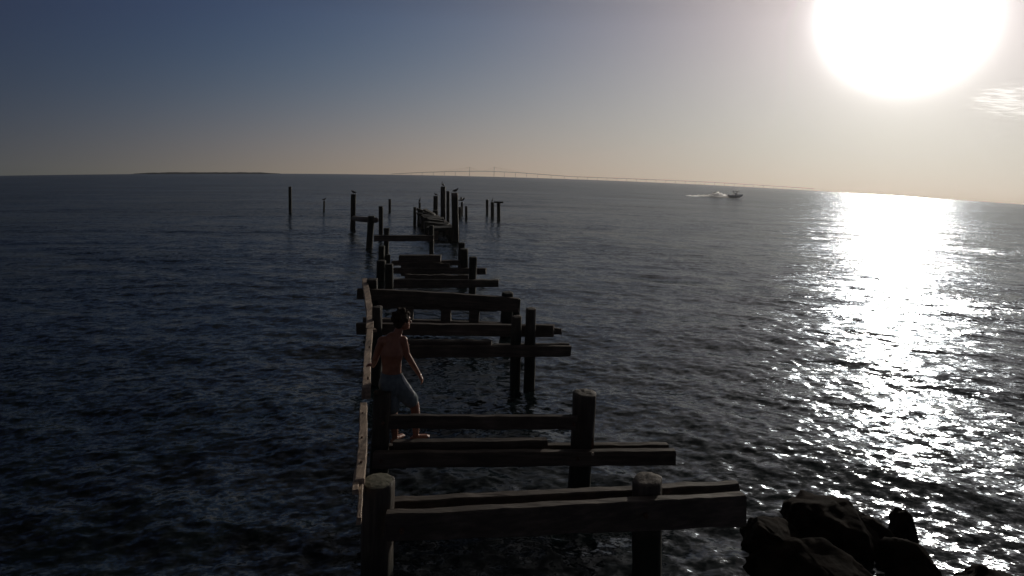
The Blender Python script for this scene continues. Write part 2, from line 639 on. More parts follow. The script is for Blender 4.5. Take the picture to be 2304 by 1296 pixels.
# fourth frame
b4 = Bent(Y4, -0.02, -1.0, 838, 'pier frame of a deep sloping beam over short upright blocks')
b4.pile(826, 850, 628, 838, sq=0.5)
b4.pile(1129, 1155, 658, 1138)
b4.pile(1150, 1171, 672, 1156, off=0.35)
b4.beam('top_beam', 803, 650, 674, 1166, 672, 704, 0.12, -0.22, sag=-0.02)
b4.beam('top_beam', 850, 656, 694, 1120, 668, 702, 0.10, 0.0)
b4.beam('lower_beam', 815, 716, 738, 1150, 728, 748, 0.12, -0.1)
for xa, xb, ya, yb in ((912, 930, 690, 726), (992, 1014, 694, 728), (1056, 1078, 692, 730)):
    b4.beam('spacer_block', xa, ya, yb, xb, ya + 1, yb + 1, 0.1, -0.12)

# fifth frame
b5 = Bent(Y5, 0.0, 0.0, 876, 'pier frame with one slim leaning right pile and a beam end stuck out beyond it')
b5.pile(867, 885, 594, 876, sq=0.4)
b5.pile(1056, 1073, 578, 1063)
b5.beam('cap_beam', 885, 629, 650, 1122, 631, 646, 0.16, -0.25)
b5.beam('cross_rail', 912, 618, 634, 1052, 620, 635, 0.12, 0.05, rough=0.03)

# sixth frame
b6 = Bent(Y6, 0.0, 0.0, 858, 'low pier frame heaped with three stacked planks between stout dark piles')
b6.pile(848, 868, 586, 857, off=-0.4)
b6.pile(852, 866, 553, 859, off=0.3)
b6.pile(868, 878, 573, 873, off=0.5)
b6.pile(1035, 1053, 560, 1044, off=-0.2)
b6.pile(1031, 1046, 546, 1037, off=0.5)
b6.beam('plank', 898, 575, 590, 992, 575, 590, 0.2, -0.1)
b6.beam('cross_rail', 880, 587, 598, 1052, 586, 597, 0.1, 0.15)
b6.beam('cap_beam', 884, 604, 616, 1094, 604, 618, 0.14, -0.45)
b6.beam('plank', 902, 591, 621, 1011, 592, 619, 0.1, -0.25, rough=0.03)

# seventh frame
b7 = Bent(Y7, 0.0, 0.0, 868, 'open H-shaped pier frame standing alone with one straight crossbeam')
b7.pile(864, 876, 513, 869)
b7.pile(966, 976, 507, 971)
b7.beam('crossbeam', 842, 530, 543, 976, 530, 543, 0.16, -0.25)

# eighth: leaning pile, log and tall pile with a bird
Y8a, Y8b = on_sea(795, 515).y, on_sea(832, 557).y
b8 = Bent(Y8a, 0.0, 0.0, 795, 'tall stout pile tied by a log to a short leaning pile left of the pier')
b8.k = 0.0
p8 = b8.pile(790, 801, 437, 794, off=0.0, mat=M_FAR)
b8.pile(828, 843, 486, 831, off=Y8b - Y8a)
A, B = at(796, 488, Y8a - .2), at(846, 491, Y8b - .1)
bm = bmesh.new()
add_tube(bm, [A - Vector((0, 0, .1)), (A + B) / 2 - Vector((0, 0, .12)), B - Vector((0, 0, .1))], [.17, .16, .14], 12)
obj('log', bm, M_BEAM, b8.root)

# ------------------------------------------------------------------ railing on the left piles
r0 = at(822, 905, YM(7.0))
rail = thing('handrail', r0, 'broken sunlit wooden handrail running along the left piles of the pier', 'handrail')


def rail_board(pts, w, hgt, name='rail_board', mat=None, n=12):
    """pts: (px, py, Y) of the board's right top edge from near to far"""
    P = [at(p[0], p[1], YM(p[2])) for p in pts]
    bm = bmesh.new()
    rings = []
    cp = []
    for a, c in zip(P, P[1:]):
        for i in range(n):
            cp.append(a.lerp(c, i / n))
    cp.append(P[-1])
    if len(P) > 2:
        for _ in range(3):
            cp = [cp[0]] + [(cp[i - 1] + cp[i] * 2 + cp[i + 1]) / 4 for i in range(1, len(cp) - 1)] + [cp[-1]]
    for i, p in enumerate(cp):
        d = cp[min(i + 1, len(cp) - 1)] - cp[max(i - 1, 0)]
        side = Vector((-d.y, d.x, 0)).normalized() * w
        up = Vector((0, 0, hgt))
        c = 0.006
        sn, un = side.normalized(), Vector((0, 0, 1))
        pr = [p + sn * c, p + side - sn * c, p + side - un * c, p + side - up + un * c, p + side - up - sn * c * 0, p - up + sn * c, p - up + un * c, p - un * c]
        rings.append([bm.verts.new(jit(q, 4.0, 0.009) + noise.noise_vector(q * 15) * .006) for q in pr])
    for q0, q1 in zip(rings, rings[1:]):
        for j in range(8):
            bm.faces.new((q0[j], q0[(j + 1) % 8], q1[(j + 1) % 8], q1[j]))
    bm.faces.new(rings[0])
    bm.faces.new(list(reversed(rings[-1])))
    return obj(name, bm, mat or M_RAIL, rail, smooth=False)


rail_board([(821, 1076, 5.05), (826, 1000, 5.6), (826, 905, 6.75)], 0.08, 0.13)
rail_board([(807, 1101, 4.9), (812, 1050, 5.3)], 0.05, 0.04, 'splintered_board')
rail_board([(813, 1165, 4.6), (820, 1070, 5.15)], 0.035, 0.06, 'splintered_board')
rail_board([(834, 872, 7.1), (834, 810, 8.4), (839, 735, 10.4)], 0.10, 0.13)
rail_board([(840, 737, 10.3), (841, 705, 11.4), (833, 660, 13.3), (826, 626, 14.9)], 0.13, 0.10)
for px_, py_, Y_ in ((817, 1040, 5.3), (818, 985, 5.75), (820, 930, 6.4), (832, 850, 7.3), (835, 780, 9.0)):
    q = at(px_ - 4, py_, YM(Y_))
    bm = bmesh.new()
    add_tube(bm, [q - Vector((0, 0, .02)), q + Vector((0, 0, .012))], [.011, .010], 8)
    obj('bolt', bm, M_RUST, rail, smooth=False)
rail_board([(848, 740, 10.25), (838, 735, 10.4)], 0.08, 0.05, 'board_end', n=2)

# ------------------------------------------------------------------ far remains of the pier: wall of tall piles and its low deck
GT = 'tall square piles of the far pier end'


def piling(xl, xr, ytop, xb, ybase, label, group=None, cat='piling', sq=0.0, mat=None, name='piling', slant=0.0, cap=None):
    foot = on_sea(xb, ybase)
    tl, tr = at(xl, ytop, foot.y), at(xr, ytop, foot.y)
    top = (tl + tr) / 2
    r = (tr - tl).length / 2
    bm = bmesh.new()
    add_pile(bm, foot, top, r * 1.03, r, sq=sq, seed=xl * 0.37, slant=slant, rough=r * 0.07, n=14, sides=16)
    if cap:
        w, hh, th = cap
        c = top
        add_beam(bm, c + Vector((-w, -th / 2, hh)), c + Vector((-w, -th / 2, 0)), c + Vector((w, -th / 2, hh)), c + Vector((w, -th / 2, 0)), th, n=4)
    o = obj(name, bm, mat or M_FAR, None, origin=foot)
    tag(o, label, cat, group)
    return top


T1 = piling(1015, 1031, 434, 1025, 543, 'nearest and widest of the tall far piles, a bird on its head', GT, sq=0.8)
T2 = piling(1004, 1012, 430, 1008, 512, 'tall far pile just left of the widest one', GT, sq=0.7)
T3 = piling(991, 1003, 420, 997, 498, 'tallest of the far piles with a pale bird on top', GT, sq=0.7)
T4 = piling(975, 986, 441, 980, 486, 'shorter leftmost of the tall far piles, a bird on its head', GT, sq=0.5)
GL = 'lone piles standing in open water'
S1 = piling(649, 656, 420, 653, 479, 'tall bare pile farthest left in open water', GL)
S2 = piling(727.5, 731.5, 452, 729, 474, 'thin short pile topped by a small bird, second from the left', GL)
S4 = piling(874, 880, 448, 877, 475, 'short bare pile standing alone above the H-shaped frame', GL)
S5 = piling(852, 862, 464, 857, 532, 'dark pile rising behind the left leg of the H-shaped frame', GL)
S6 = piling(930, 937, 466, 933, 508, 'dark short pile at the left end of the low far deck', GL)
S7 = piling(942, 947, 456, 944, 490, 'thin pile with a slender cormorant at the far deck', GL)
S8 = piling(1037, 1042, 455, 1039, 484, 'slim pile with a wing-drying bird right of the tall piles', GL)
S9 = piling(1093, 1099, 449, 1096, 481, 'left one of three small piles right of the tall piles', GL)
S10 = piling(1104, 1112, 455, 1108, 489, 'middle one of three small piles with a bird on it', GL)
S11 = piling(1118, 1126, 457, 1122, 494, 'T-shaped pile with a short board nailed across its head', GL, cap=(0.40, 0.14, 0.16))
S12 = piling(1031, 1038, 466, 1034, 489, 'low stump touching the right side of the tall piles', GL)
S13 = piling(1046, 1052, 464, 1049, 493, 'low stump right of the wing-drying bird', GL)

# low deck of beams that links the far piles
dk = on_sea(985, 538)
deck = thing('pier_deck', dk, 'low dark stretch of broken deck beams at the foot of the tall far piles', 'pier deck')


def long_beam(name, p0, p1, hgt, w, parent, mat=None):
    p0, p1 = Vector(p0), Vector(p1)
    d = (p1 - p0)
    d.z = 0
    sd = Vector((d.y, -d.x, 0)).normalized() * w
    bm = bmesh.new()
    n = 10
    rings = []
    for i in range(n + 1):
        p = p0.lerp(p1, i / n)
        wob = 0.05 * noise.noise(p * 0.7)
        q = [p, p + sd, p + sd - Vector((0, 0, hgt)), p - Vector((0, 0, hgt))]
        rings.append([bm.verts.new(jit(v, 1.3, 0.05) + Vector((0, 0, wob))) for v in q])
    for q0, q1 in zip(rings, rings[1:]):
        for j in range(4):
            bm.faces.new((q0[j], q0[(j + 1) % 4], q1[(j + 1) % 4], q1[j]))
    bm.faces.new(rings[0])
    bm.faces.new(list(reversed(rings[-1])))
    return obj(name, bm, mat or M_BEAM, parent, smooth=False)


Yn, Yf = on_sea(1025, 541).y + .2, on_sea(935, 503).y
long_beam('stringer', at(1022, 519, Yn), at(974, 481, Yf), 0.6, 0.3, deck)
long_beam('stringer', at(975, 519, Yn), at(942, 480, Yf), 0.6, 0.3, deck)
rr = random.Random(5)
nd = 15
for i in range(nd):
    t = i / (nd - 1) * .97
    a = at(971, 516, Yn).lerp(at(944, 476, Yf), t) + Vector((rr.uniform(-.25, .2), 0, rr.uniform(-.12, .12) + .30 * t))
    c = at(1020, 514, Yn).lerp(at(974, 476, Yf), t) + Vector((rr.uniform(-.15, .02), rr.uniform(-.5, .5), rr.uniform(-.10, .06) - .05 * t))
    bm = bmesh.new()
    add_beam(bm, a, a - Vector((0, 0, .18)), c, c - Vector((0, 0, .18)), rr.uniform(.4, .6), n=6, rough=0.03)
    obj('deck_plank', bm, M_PILE, deck, smooth=False)
for t in (0.02, 0.3, 0.6, 0.95):
    for px0, px1 in ((973, 944), (1018, 978)):
        a = at(px0, 516, Yn + .2).lerp(at(px1, 478, Yf), t)
        bm = bmesh.new()
        add_pile(bm, Vector((a.x, a.y, sea(a.x, a.y))), a + Vector((0, 0, rr.uniform(.02, .22))), 0.21, 0.2, n=8, sides=12, below=0.8, seed=t)
        obj('stump', bm, M_PILE, deck)

# ------------------------------------------------------------------ birds
GBIRD = 'birds perched on the piles'


def bird(pos, size, head, label, pose='rest', mat=None):
    """perched seabird as one body; head = heading (radians, 0 = to the right)"""
    s = size
    ux = Vector((math.cos(head), math.sin(head), 0))
    uy = Vector((-ux.y, ux.x, 0))
    uz = Vector((0, 0, 1))

    def W(f, u, l=0.0):
        return Vector(pos) + (ux * f + uz * u + uy * l) * s
    bm = bmesh.new()
    if pose == 'tall':      # cormorant: upright
        spine = [(-.30, .02), (-.18, .16), (-.06, .34), (.02, .52), (.06, .66), (.04, .80), (.07, .90), (.13, .93)]
        rad = [.03, .08, .125, .13, .085, .05, .05, .04]
        beak = [(.13, .93), (.22, .93), (.30, .91)]
    elif pose == 'pelican':
        spine = [(-.42, .18), (-.28, .24), (-.1, .30), (.08, .36), (.2, .46), (.22, .60), (.17, .74), (.22, .84), (.28, .85)]
        rad = [.03, .10, .17, .17, .10, .06, .05, .065, .05]
        beak = [(.28, .85), (.42, .74), (.52, .62)]
    else:                   # gull, body level
        spine = [(-.48, .22), (-.3, .24), (-.1, .28), (.1, .32), (.2, .40), (.24, .50), (.30, .54)]
        rad = [.02, .08, .14, .14, .09, .075, .05]
        beak = [(.30, .54), (.38, .53), (.43, .51)]
    add_tube(bm, [W(*p) for p in spine], [r * s for r in rad], 10)
    add_tube(bm, [W(*p) for p in beak], [.032 * s, .022 * s, .008 * s], 7)
    for sd in (-1, 1):
        add_tube(bm, [W(-.04, .24, sd * .06), W(-.02, 0.0, sd * .06)], [.018 * s, .014 * s], 6)
        add_tube(bm, [W(-.02, .012, sd * .06), W(.09, .008, sd * .07)], [.018 * s, .022 * s], 6)
        if pose == 'spread' or pose == 'wings':
            pts = [W(0, .40, sd * .08), W(-.05, .50, sd * .36), W(-.10, .46, sd * .62), W(-.2, .36, sd * .84)]
            add_tube(bm, pts, [.10 * s, .12 * s, .10 * s, .03 * s], 8, flat=(tuple(ux), .3))
        else:
            a = [spine[i] for i in (1, 2, 3)]
            pts = [W(a[2][0], a[2][1] + .03, sd * .09), W(a[1][0], a[1][1] + .03, sd * .12), W(a[0][0] - .06, a[0][1] + .02, sd * .05)]
            add_tube(bm, pts, [.07 * s, .09 * s, .02 * s], 8)
    bm = fuse(bm, 0.016 * s, 3)
    o = obj('seabird', bm, mat or M_BIRD, None, origin=pos)
    return tag(o, label, 'bird', GBIRD)


pt8 = at(795.5, 437, Y8a)
bird(T3 + Vector((-.02, 0, 0)), 0.48, 2.4, 'pale-breasted bird perched on the tallest far pile', 'pelican', M_BIRDPALE)
bird(T1 + Vector((.05, 0, 0)), 0.48, 0.5, 'dark bird leaning forward on the widest tall far pile', 'rest')
bird(T4 + Vector((0, 0, 0)), 0.48, 3.0, 'small dark bird on the shortest of the tall far piles', 'rest')
bird(pt8, 0.50, 2.9, 'bird sitting on the tall stout pile that is tied to a log', 'rest')
bird(S2, 0.53, 0.4, 'small bird on the thin pile second from the left', 'rest')
bird(S7, 0.48, 0.9, 'slender upright cormorant on a thin pile by the low far deck', 'tall')
bird(S8, 0.77, 0.2, 'dark bird with its wings raised on a slim pile right of the tall piles', 'wings')
bird(S10, 0.39, 0.6, 'tiny bird on the middle one of three small piles', 'tall')

# ------------------------------------------------------------------ boulders
def boulder(cx, cy, rx, ry, rz, label, seed, px=True):
    c = on_sea(cx, cy)
    rnd = random.Random(seed)
    bm = bmesh.new()
    for i in range(26):
        a, u = rnd.uniform(0, 2 * PI), rnd.uniform(-.7, 1)
        q = math.sqrt(max(0, 1 - u * u * .8)) * rnd.uniform(.75, 1.12)
        bm.verts.new((math.cos(a) * q, math.sin(a) * q, u * rnd.uniform(.8, 1.0)))
    res = bmesh.ops.convex_hull(bm, input=bm.verts[:])
    bmesh.ops.delete(bm, geom=[v for v in bm.verts if not v.link_faces], context='VERTS')
    bmesh.ops.bevel(bm, geom=bm.edges[:], offset=0.05, segments=2, affect='EDGES', profile=0.6, clamp_overlap=True)
    bmesh.ops.remove_doubles(bm, verts=bm.verts[:], dist=0.02)
    bmesh.ops.triangulate(bm, faces=bm.faces[:])
    for _ in range(3):
        bmesh.ops.subdivide_edges(bm, edges=[e for e in bm.edges if e.calc_length() > .09], cuts=1, use_grid_fill=True)
        bmesh.ops.triangulate(bm, faces=bm.faces[:])
    for v in bm.verts:
        n = v.co.copy()
        d = 1 + .13 * noise.noise(n * 2.5 + Vector((0, seed, 0))) + .06 * noise.noise(n * 7 + Vector((seed, seed, 0))) + .014 * noise.noise(n * 17 + Vector((seed, 0, seed)))
        v.co = c + Vector((n.x * rx * d, n.y * ry * d, n.z * rz * d))
    o = obj('boulder', bm, M_ROCK, None, origin=c)
    return tag(o, label, 'boulder', 'boulders at the waterline')


boulder(1865, 1205, .52, .55, .44, 'biggest dark boulder awash among the glitter at the bottom right', 1.3)
boulder(1745, 1235, .40, .45, .28, 'low rounded boulder on the left flank of the biggest one', 6.4)
boulder(1950, 1220, .34, .36, .38, 'steep-sided boulder leaning on the right flank of the biggest one', 9.9)
boulder(2034, 1208, .17, .2, .30, 'small upright slab of rock standing apart to the right of the boulders', 5.1)
boulder(1830, 1320, .75, .5, .36, 'broad boulder in front of the biggest one, cut by the lower photo edge', 8.2)
boulder(2040, 1285, .36, .36, .30, 'boulder below the small upright slab', 12.7)
boulder(2262, 1352, .42, .4, .28, 'dark boulder in the bottom right corner', 3.7)

# ------------------------------------------------------------------ person on the second frame
PY = Y2 + 0.06
feet = at(905, 1000, PY)
person = None


def J(px, py, dy=0.0):
    return at(px, py, PY + dy)


def build_person():
    global person
    bm = bmesh.new()
    y = (0, 1, 0)
    # torso, seen from behind
    pel, wai, che, shl = J(882, 862), J(881, 832), J(882, 796, -.01), J(884, 766, .0)
    add_limb(bm, [pel, wai, J(881, 814), che, shl], [.135, .118, .125, .142, .105], flat=(y, .68), sides=18)
    sl, sr = J(859, 768, -.01), J(907, 766, .03)
    add_limb(bm, [sl, shl, sr], [.058, .075, .058], flat=(y, .9))
    # neck, head
    hd = J(905, 720, .05)
    add_limb(bm, [J(888, 764, .0), J(897, 744, .03)], [.062, .054])
    fa = Vector((.80, .60, -.08)).normalized()         # the way the face looks
    ss = Vector((fa.y, -fa.x, 0)).normalized()
    rot = Matrix((fa, ss.cross(fa).cross(fa) * 0 + ss, Vector((0, 0, 1)))).transposed()
    add_ball(bm, hd + Vector((0, 0, .012)), (.098, .078, .108), 20, rot)
    add_ball(bm, hd + fa * .035 + Vector((0, 0, -.055)), (.068, .058, .072), 16, rot)
    add_ball(bm, hd + fa * .085 + Vector((0, 0, -.105)), (.022, .026, .018), 10, rot)      # chin
    add_limb(bm, [hd + fa * .096 + Vector((0, 0, .005)), hd + fa * .120 + Vector((0, 0, -.035))], [.010, .016])  # nose
    add_ball(bm, hd + fa * .094 + Vector((0, 0, .025)), (.014, .05, .010), 10, rot)        # brow
    add_ball(bm, hd + fa * .098 + Vector((0, 0, -.068)), (.010, .024, .007), 8, rot)       # lips
    add_ball(bm, hd + fa * .096 + Vector((0, 0, -.080)), (.010, .021, .007), 8, rot)
    for s in (-1, 1):
        add_ball(bm, hd + ss * (.078 * s) - fa * .004 + Vector((0, 0, -.012)), (.018, .010, .032), 10, rot)  # ears
    # left arm down to the rail
    lh = at(838, 827, YM(7.8)) + Vector((.02, -.05, .045))
    le = J(845, 806, .02)
    add_limb(bm, [sl, J(851, 787, .0), le], [.052, .046, .040])
    add_limb(bm, [le, le.lerp(lh, .5), lh], [.042, .036, .027])
    # right arm hanging forward
    re, rh = J(915, 797, .04), J(942, 841, .12)
    add_limb(bm, [sr, J(912, 782, .035), re], [.053, .046, .039])
    add_limb(bm, [re, J(929, 820, .08), rh], [.041, .036, .026])

    def hand(w, d, side, curl, n):
        """palm and five fingers; d = pointing way, side = towards the thumb, n = palm normal"""
        d, n = Vector(d).normalized(), Vector(n).normalized()
        side = (Vector(side) - d * d.dot(Vector(side))).normalized()
        add_limb(bm, [w, w + d * .045, w + d * .085], [.026, .034, .034], flat=(tuple(n), .5))
        for i, (o, l) in enumerate(((.030, .070), (.011, .080), (-.009, .074), (-.028, .058))):
            a = w + d * .088 + side * o
            p1 = a + (d + n * curl * .5).normalized() * l * .5
            p2 = p1 + (d + n * curl * 1.6).normalized() * l * .5
            add_limb(bm, [a, p1, p2], [.0095, .009, .0075], sides=8)
        a = w + d * .03 + side * .03
        p1 = a + (d * .6 + side * .8 + n * .3).normalized() * .036
        p2 = p1 + (d * .9 + side * .3 + n * curl * .7).normalized() * .030
        add_limb(bm, [a, p1, p2], [.012, .0105, .009], sides=8)
    hand(lh, (-.55, .65, -.1), (.8, .5, 0), 0.8, (-.1, 0, -1))
    hand(rh, (.45, .2, -.85), (.2, 1, 0.1), 0.7, (-.9, .1, -.2))
    # legs
    hl, hr = J(871, 866, .0), J(894, 866, .02)
    zf = at(945, 995.5, Y2 + .01).z
    kl, al = J(884, 928, .0), J(889, 975, -.06)
    al.z = zf + .075
    add_limb(bm, [hl, J(877, 896, .02), kl], [.092, .078, .056])
    add_limb(bm, [kl, J(887, 950, -.04), al], [.056, .055, .036])
    kr, ar = J(933, 910, .14), J(936, 974, .0)
    ar.z = zf + .075
    add_limb(bm, [hr, J(914, 890, .09), kr], [.094, .080, .058])
    add_limb(bm, [kr, J(936, 938, .07), ar], [.057, .056, .037])

    def foot(a, d):
        d = Vector(d).normalized()
        z = Vector((0, 0, 1))
        g = a.z - .075
        f0 = Vector((a.x, a.y, g + .03))
        add_limb(bm, [f0 - d * .045, f0 + d * .05 + z * .006, f0 + d * .13 - z * .006], [.034, .038, .036], flat=(0, 0, 1) and ((0, 0, 1), .75))
        add_limb(bm, [a, f0], [.037, .036])
        sd = Vector((-d.y, d.x, 0))
        for i, o in enumerate((.028, .013, -.001, -.014, -.026)):
            b = f0 + d * .15 + sd * o - z * .008
            add_limb(bm, [b, b + d * (.035 - .004 * i) - z * .005], [.012 if i == 0 else .009, .009 if i == 0 else .007], sides=7)
    foot(al, (.45, .85, 0))
    foot(ar, (.9, .45, 0))
    bm = fuse(bm, 0.0062, 5)
    zmin = min(v.co.z for v in bm.verts)
    root_loc = Vector((feet.x, feet.y, zmin))
    person = obj('person', bm, M_SKIN, None, origin=root_loc)
    tag(person, 'bare-backed young person in grey shorts climbing along the pier, left hand on the rail', 'person')

    # shorts: waist to above the knees
    bm = bmesh.new()
    add_limb(bm, [J(882, 842), J(882, 866)], [.140, .148], flat=(y, .76), sides=18)
    add_limb(bm, [hl + Vector((0, 0, .02)), J(876, 890, .01), J(882, 915, .0)], [.108, .105, .098], sides=16)
    add_limb(bm, [hr + Vector((0, 0, .02)), J(912, 886, .08), J(924, 899, .115)], [.112, .105, .096], sides=16)
    bm = fuse(bm, 0.008, 4)
    for v in bm.verts:
        v.co += noise.noise_vector(v.co * 9) * .008
    # cut clean hem and waist
    for pt, nn in ((J(882, 837), (0, 0, 1)),):
        g = bm.verts[:] + bm.edges[:] + bm.faces[:]
        bmesh.ops.bisect_plane(bm, geom=g, plane_co=pt, plane_no=nn, clear_outer=True)
    obj('shorts', bm, M_SHORTS, person)
    # sunlight on the right side of the shorts, modelled as a pale strip
    bm = bmesh.new()
    a = [J(903, 842, .015), J(909, 858, .03), J(917, 872, .06), J(925, 884, .10)]
    offs = [Vector((.02, -.045, 0))] * 4
    add_tube(bm, [J(904, 843, -.03), J(911, 858, -.01), J(920, 872, .02), J(931, 886, .06)], [.014, .022, .024, .016], 10)
    obj('sunlit_strip', bm, M_SUNLIT, person)
    # hair
    bm = bmesh.new()
    c = hd + Vector((0, 0, .03)) - fa * .018
    add_ball(bm, c, (.108, .096, .102), 22, rot)
    add_ball(bm, hd - fa * .055 + Vector((0, 0, -.02)), (.060, .080, .085), 16, rot)
    add_ball(bm, hd + fa * .055 + Vector((0, 0, .075)), (.05, .062, .04), 14, rot)
    rh_ = random.Random(3)
    for i in range(150):
        n = Vector((rh_.gauss(0, 1), rh_.gauss(0, 1), rh_.gauss(0, 1))).normalized()
        if n.z < -.2 or n.dot(fa) > .55:
            continue
        e_ = .092 + .022 * rh_.random()
        add_ball(bm, c + Vector((n.x * e_, n.y * e_ * .95, n.z * e_)), .010 + .016 * rh_.random(), 8)
    bm = fuse(bm, 0.007, 2)
    obj('hair', bm, M_HAIR, person)
    for s in (-1, 1):
        bm = bmesh.new()
        add_ball(bm, hd + fa * .086 + ss * (.032 * s) + Vector((0, 0, .006)), .012, 10)
        obj('eye', bm, M_HAIR, person)


build_person()

# ------------------------------------------------------------------ motor boat and its wake
def build_boat():
    c = on_sea(1655, 446)
    d = math.hypot(c.x, c.y)
    pxm = (at(1665, 446, c.y) - at(1645, 446, c.y)).length / 20     # metres per photo pixel there
    ux = (at(1670, 447, c.y) - at(1640, 446, c.y))
    ux.z = 0
    ux.normalize()
    uy = Vector((-ux.y, ux.x, 0))
    uz = Vector((0, 0, 1))
    Lb = 31 * pxm
    root = thing('motor_boat', c, 'small motor boat speeding right along the horizon ahead of a white wake', 'boat')

    def W(f, l, u):
        return c + ux * f * Lb + uy * l * Lb + uz * u * Lb
    bm = bmesh.new()
    rings = []
    st = [(-.5, .15, .06, .23), (-.3, .165, .05, .22), (0, .165, .05, .225), (.25, .13, .07, .25), (.42, .065, .13, .28), (.52, .008, .22, .30)]
    for f, w, kz, gz in st:
        pr = [(-w, gz), (-w * .95, kz + (gz - kz) * .5), (-w * .5, kz), (0, kz - .04), (w * .5, kz), (w * .95, kz + (gz - kz) * .5), (w, gz), (w * .86, gz - .02), (0, gz - .03), (-w * .86, gz - .02)]
        rings.append([bm.verts.new(W(f, l, u)) for l, u in pr])
    for q0, q1 in zip(rings, rings[1:]):
        for j in range(10):
            bm.faces.new((q0[j], q0[(j + 1) % 10], q1[(j + 1) % 10], q1[j]))
    bm.faces.new(rings[0])
    bm.faces.new(list(reversed(rings[-1])))
    obj('hull', bm, M_HULL, root, smooth=False)
    for f, l in ((-.16, -.1), (-.16, .1), (.1, -.1), (.1, .1)):
        bm = bmesh.new()
        add_tube(bm, [W(f, l, .2), W(f, l * .95, .50)], [.012 * Lb, .012 * Lb], 6)
        obj('canopy_post', bm, M_METAL, root)
    bm = bmesh.new()
    add_beam(bm, W(-.22, -.13, .54), W(-.22, -.13, .50), W(.16, -.13, .54), W(.16, -.13, .50), .26 * Lb, n=4)
    obj('canopy', bm, M_BOATTOP, root, smooth=False)
    bm = bmesh.new()
    add_beam(bm, W(-.05, -.06, .40), W(-.05, -.06, .18), W(.07, -.06, .36), W(.09, -.06, .18), .12 * Lb, n=2)
    obj('console', bm, M_BOATTOP, root, smooth=False)
    bm = bmesh.new()
    add_beam(bm, W(-.57, -.04, .32), W(-.55, -.04, .04), W(-.49, -.04, .30), W(-.49, -.04, .06), .08 * Lb, n=2)
    obj('outboard_motor', bm, M_BOATTOP, root, smooth=False)
    # wake: churned foam
    bm = bmesh.new()
    w0 = c - ux * Lb * .5
    # curling sheets of spray thrown up on both sides of the stern, lower and lower astern
    for sd_ in (-1, 0, 1):
        prev = None
        for i in range(61):
            t = i / 60
            hh = Lb * (.30 * math.exp(-((t - .22) / .2) ** 2) + .10 * math.exp(-((t - .6) / .3) ** 2) + .03) * (1 + .5 * noise.noise(Vector((t * 14, sd_ * 3, 0))))
            p = w0 - ux * t * Lb * 3.0 + uy * sd_ * (.06 + .35 * t) * Lb
            p.z = sea(p.x, p.y) - .02 * Lb
            row = []
            for k in range(6):
                f = k / 5
                q = p + uz * hh * math.sin(f * 1.9) / .95 + uy * (sd_ or .4) * hh * .8 * f * f
                row.append(bm.verts.new(jit(q, 2.2, .03 * Lb * f)))
            if prev:
                for k in range(5):
                    bm.faces.new((prev[k], row[k], row[k + 1], prev[k + 1]))
            prev = row
    o = obj('boat_wake', bm, M_FOAM, None, origin=w0)
    tag(o, 'white foaming wake trailing behind the small motor boat', 'wake', None, 'stuff')


build_boat()

# ------------------------------------------------------------------ far bridge
def build_bridge():
    Yb = 900.0
    base = at(1085, 400, Yb)
    base.z = sea(base.x, base.y)
    root = thing('cable_bridge', base, 'faint cable-stayed bridge with two thin pylons far off on the horizon', 'bridge')
    pts = [(880, 391.5), (950, 388), (1000, 386.3), (1057, 385.4), (1085, 385.2), (1112, 385.8), (1160, 388), (1220, 392.5), (1290, 397.5), (1400, 401.5), (1500, 405.5), (1600, 410.0), (1700, 416), (1830, 424.5)]
    P = [at(x, y, Yb + max(0, (x - 1112)) * 0.0) for x, y in pts]
    bm = bmesh.new()
    rings = []
    for p in P:
        rings.append([bm.verts.new(p + Vector(q)) for q in ((0, -4, .15), (0, 4, .15), (0, 3.5, -.15), (0, -3.5, -.15))])
    for q0, q1 in zip(rings, rings[1:]):
        for j in range(4):
            bm.faces.new((q0[j], q0[(j + 1) % 4], q1[(j + 1) % 4], q1[j]))
    bm.faces.new(rings[0])
    bm.faces.new(list(reversed(rings[-1])))
    obj('road_deck', bm, M_CONCRETE, root, smooth=False)
    for x in (1057, 1112):
        top = at(x, 375, Yb)
        ft = Vector((top.x, top.y, sea(top.x, top.y) - 2))
        bm = bmesh.new()
        add_tube(bm, [ft, Vector((top.x, top.y, top.z - 2)), top], [.32, .26, .15], 8)
        obj('pylon', bm, M_CONCRETE, root)
        for s in (-1, 1):
            for k in range(1, 6):
                xe = x + s * k * (9 if (s > 0) == (x < 1100) else 15) * (0.55 if (s > 0) == (x < 1100) else 1)
                ye = np.interp(xe, [q[0] for q in pts], [q[1] for q in pts])
                a = top + (at(x, 385, Yb) - top) * (.1 * (6 - k) / 6 + .05)
                bm = bmesh.new()
                add_tube(bm, [a, at(xe, ye - .5, Yb)], [.035, .035], 5)
                obj('cable', bm, M_CABLE, root)
    for x in [900, 925, 950, 975, 1000, 1025, 1135, 1160, 1185, 1210, 1240, 1270] + list(range(1300, 1830, 22)):
        y = np.interp(x, [q[0] for q in pts], [q[1] for q in pts])
        t = at(x, y, Yb + max(0, (x - 1112)) * 0.0)
        bm = bmesh.new()
        f = Vector((t.x, t.y, sea(t.x, t.y) - 2))
        add_tube(bm, [f, t - Vector((0, 0, .4))], [.22, .2], 6)
        obj('support', bm, M_CONCRETE, root)


build_bridge()

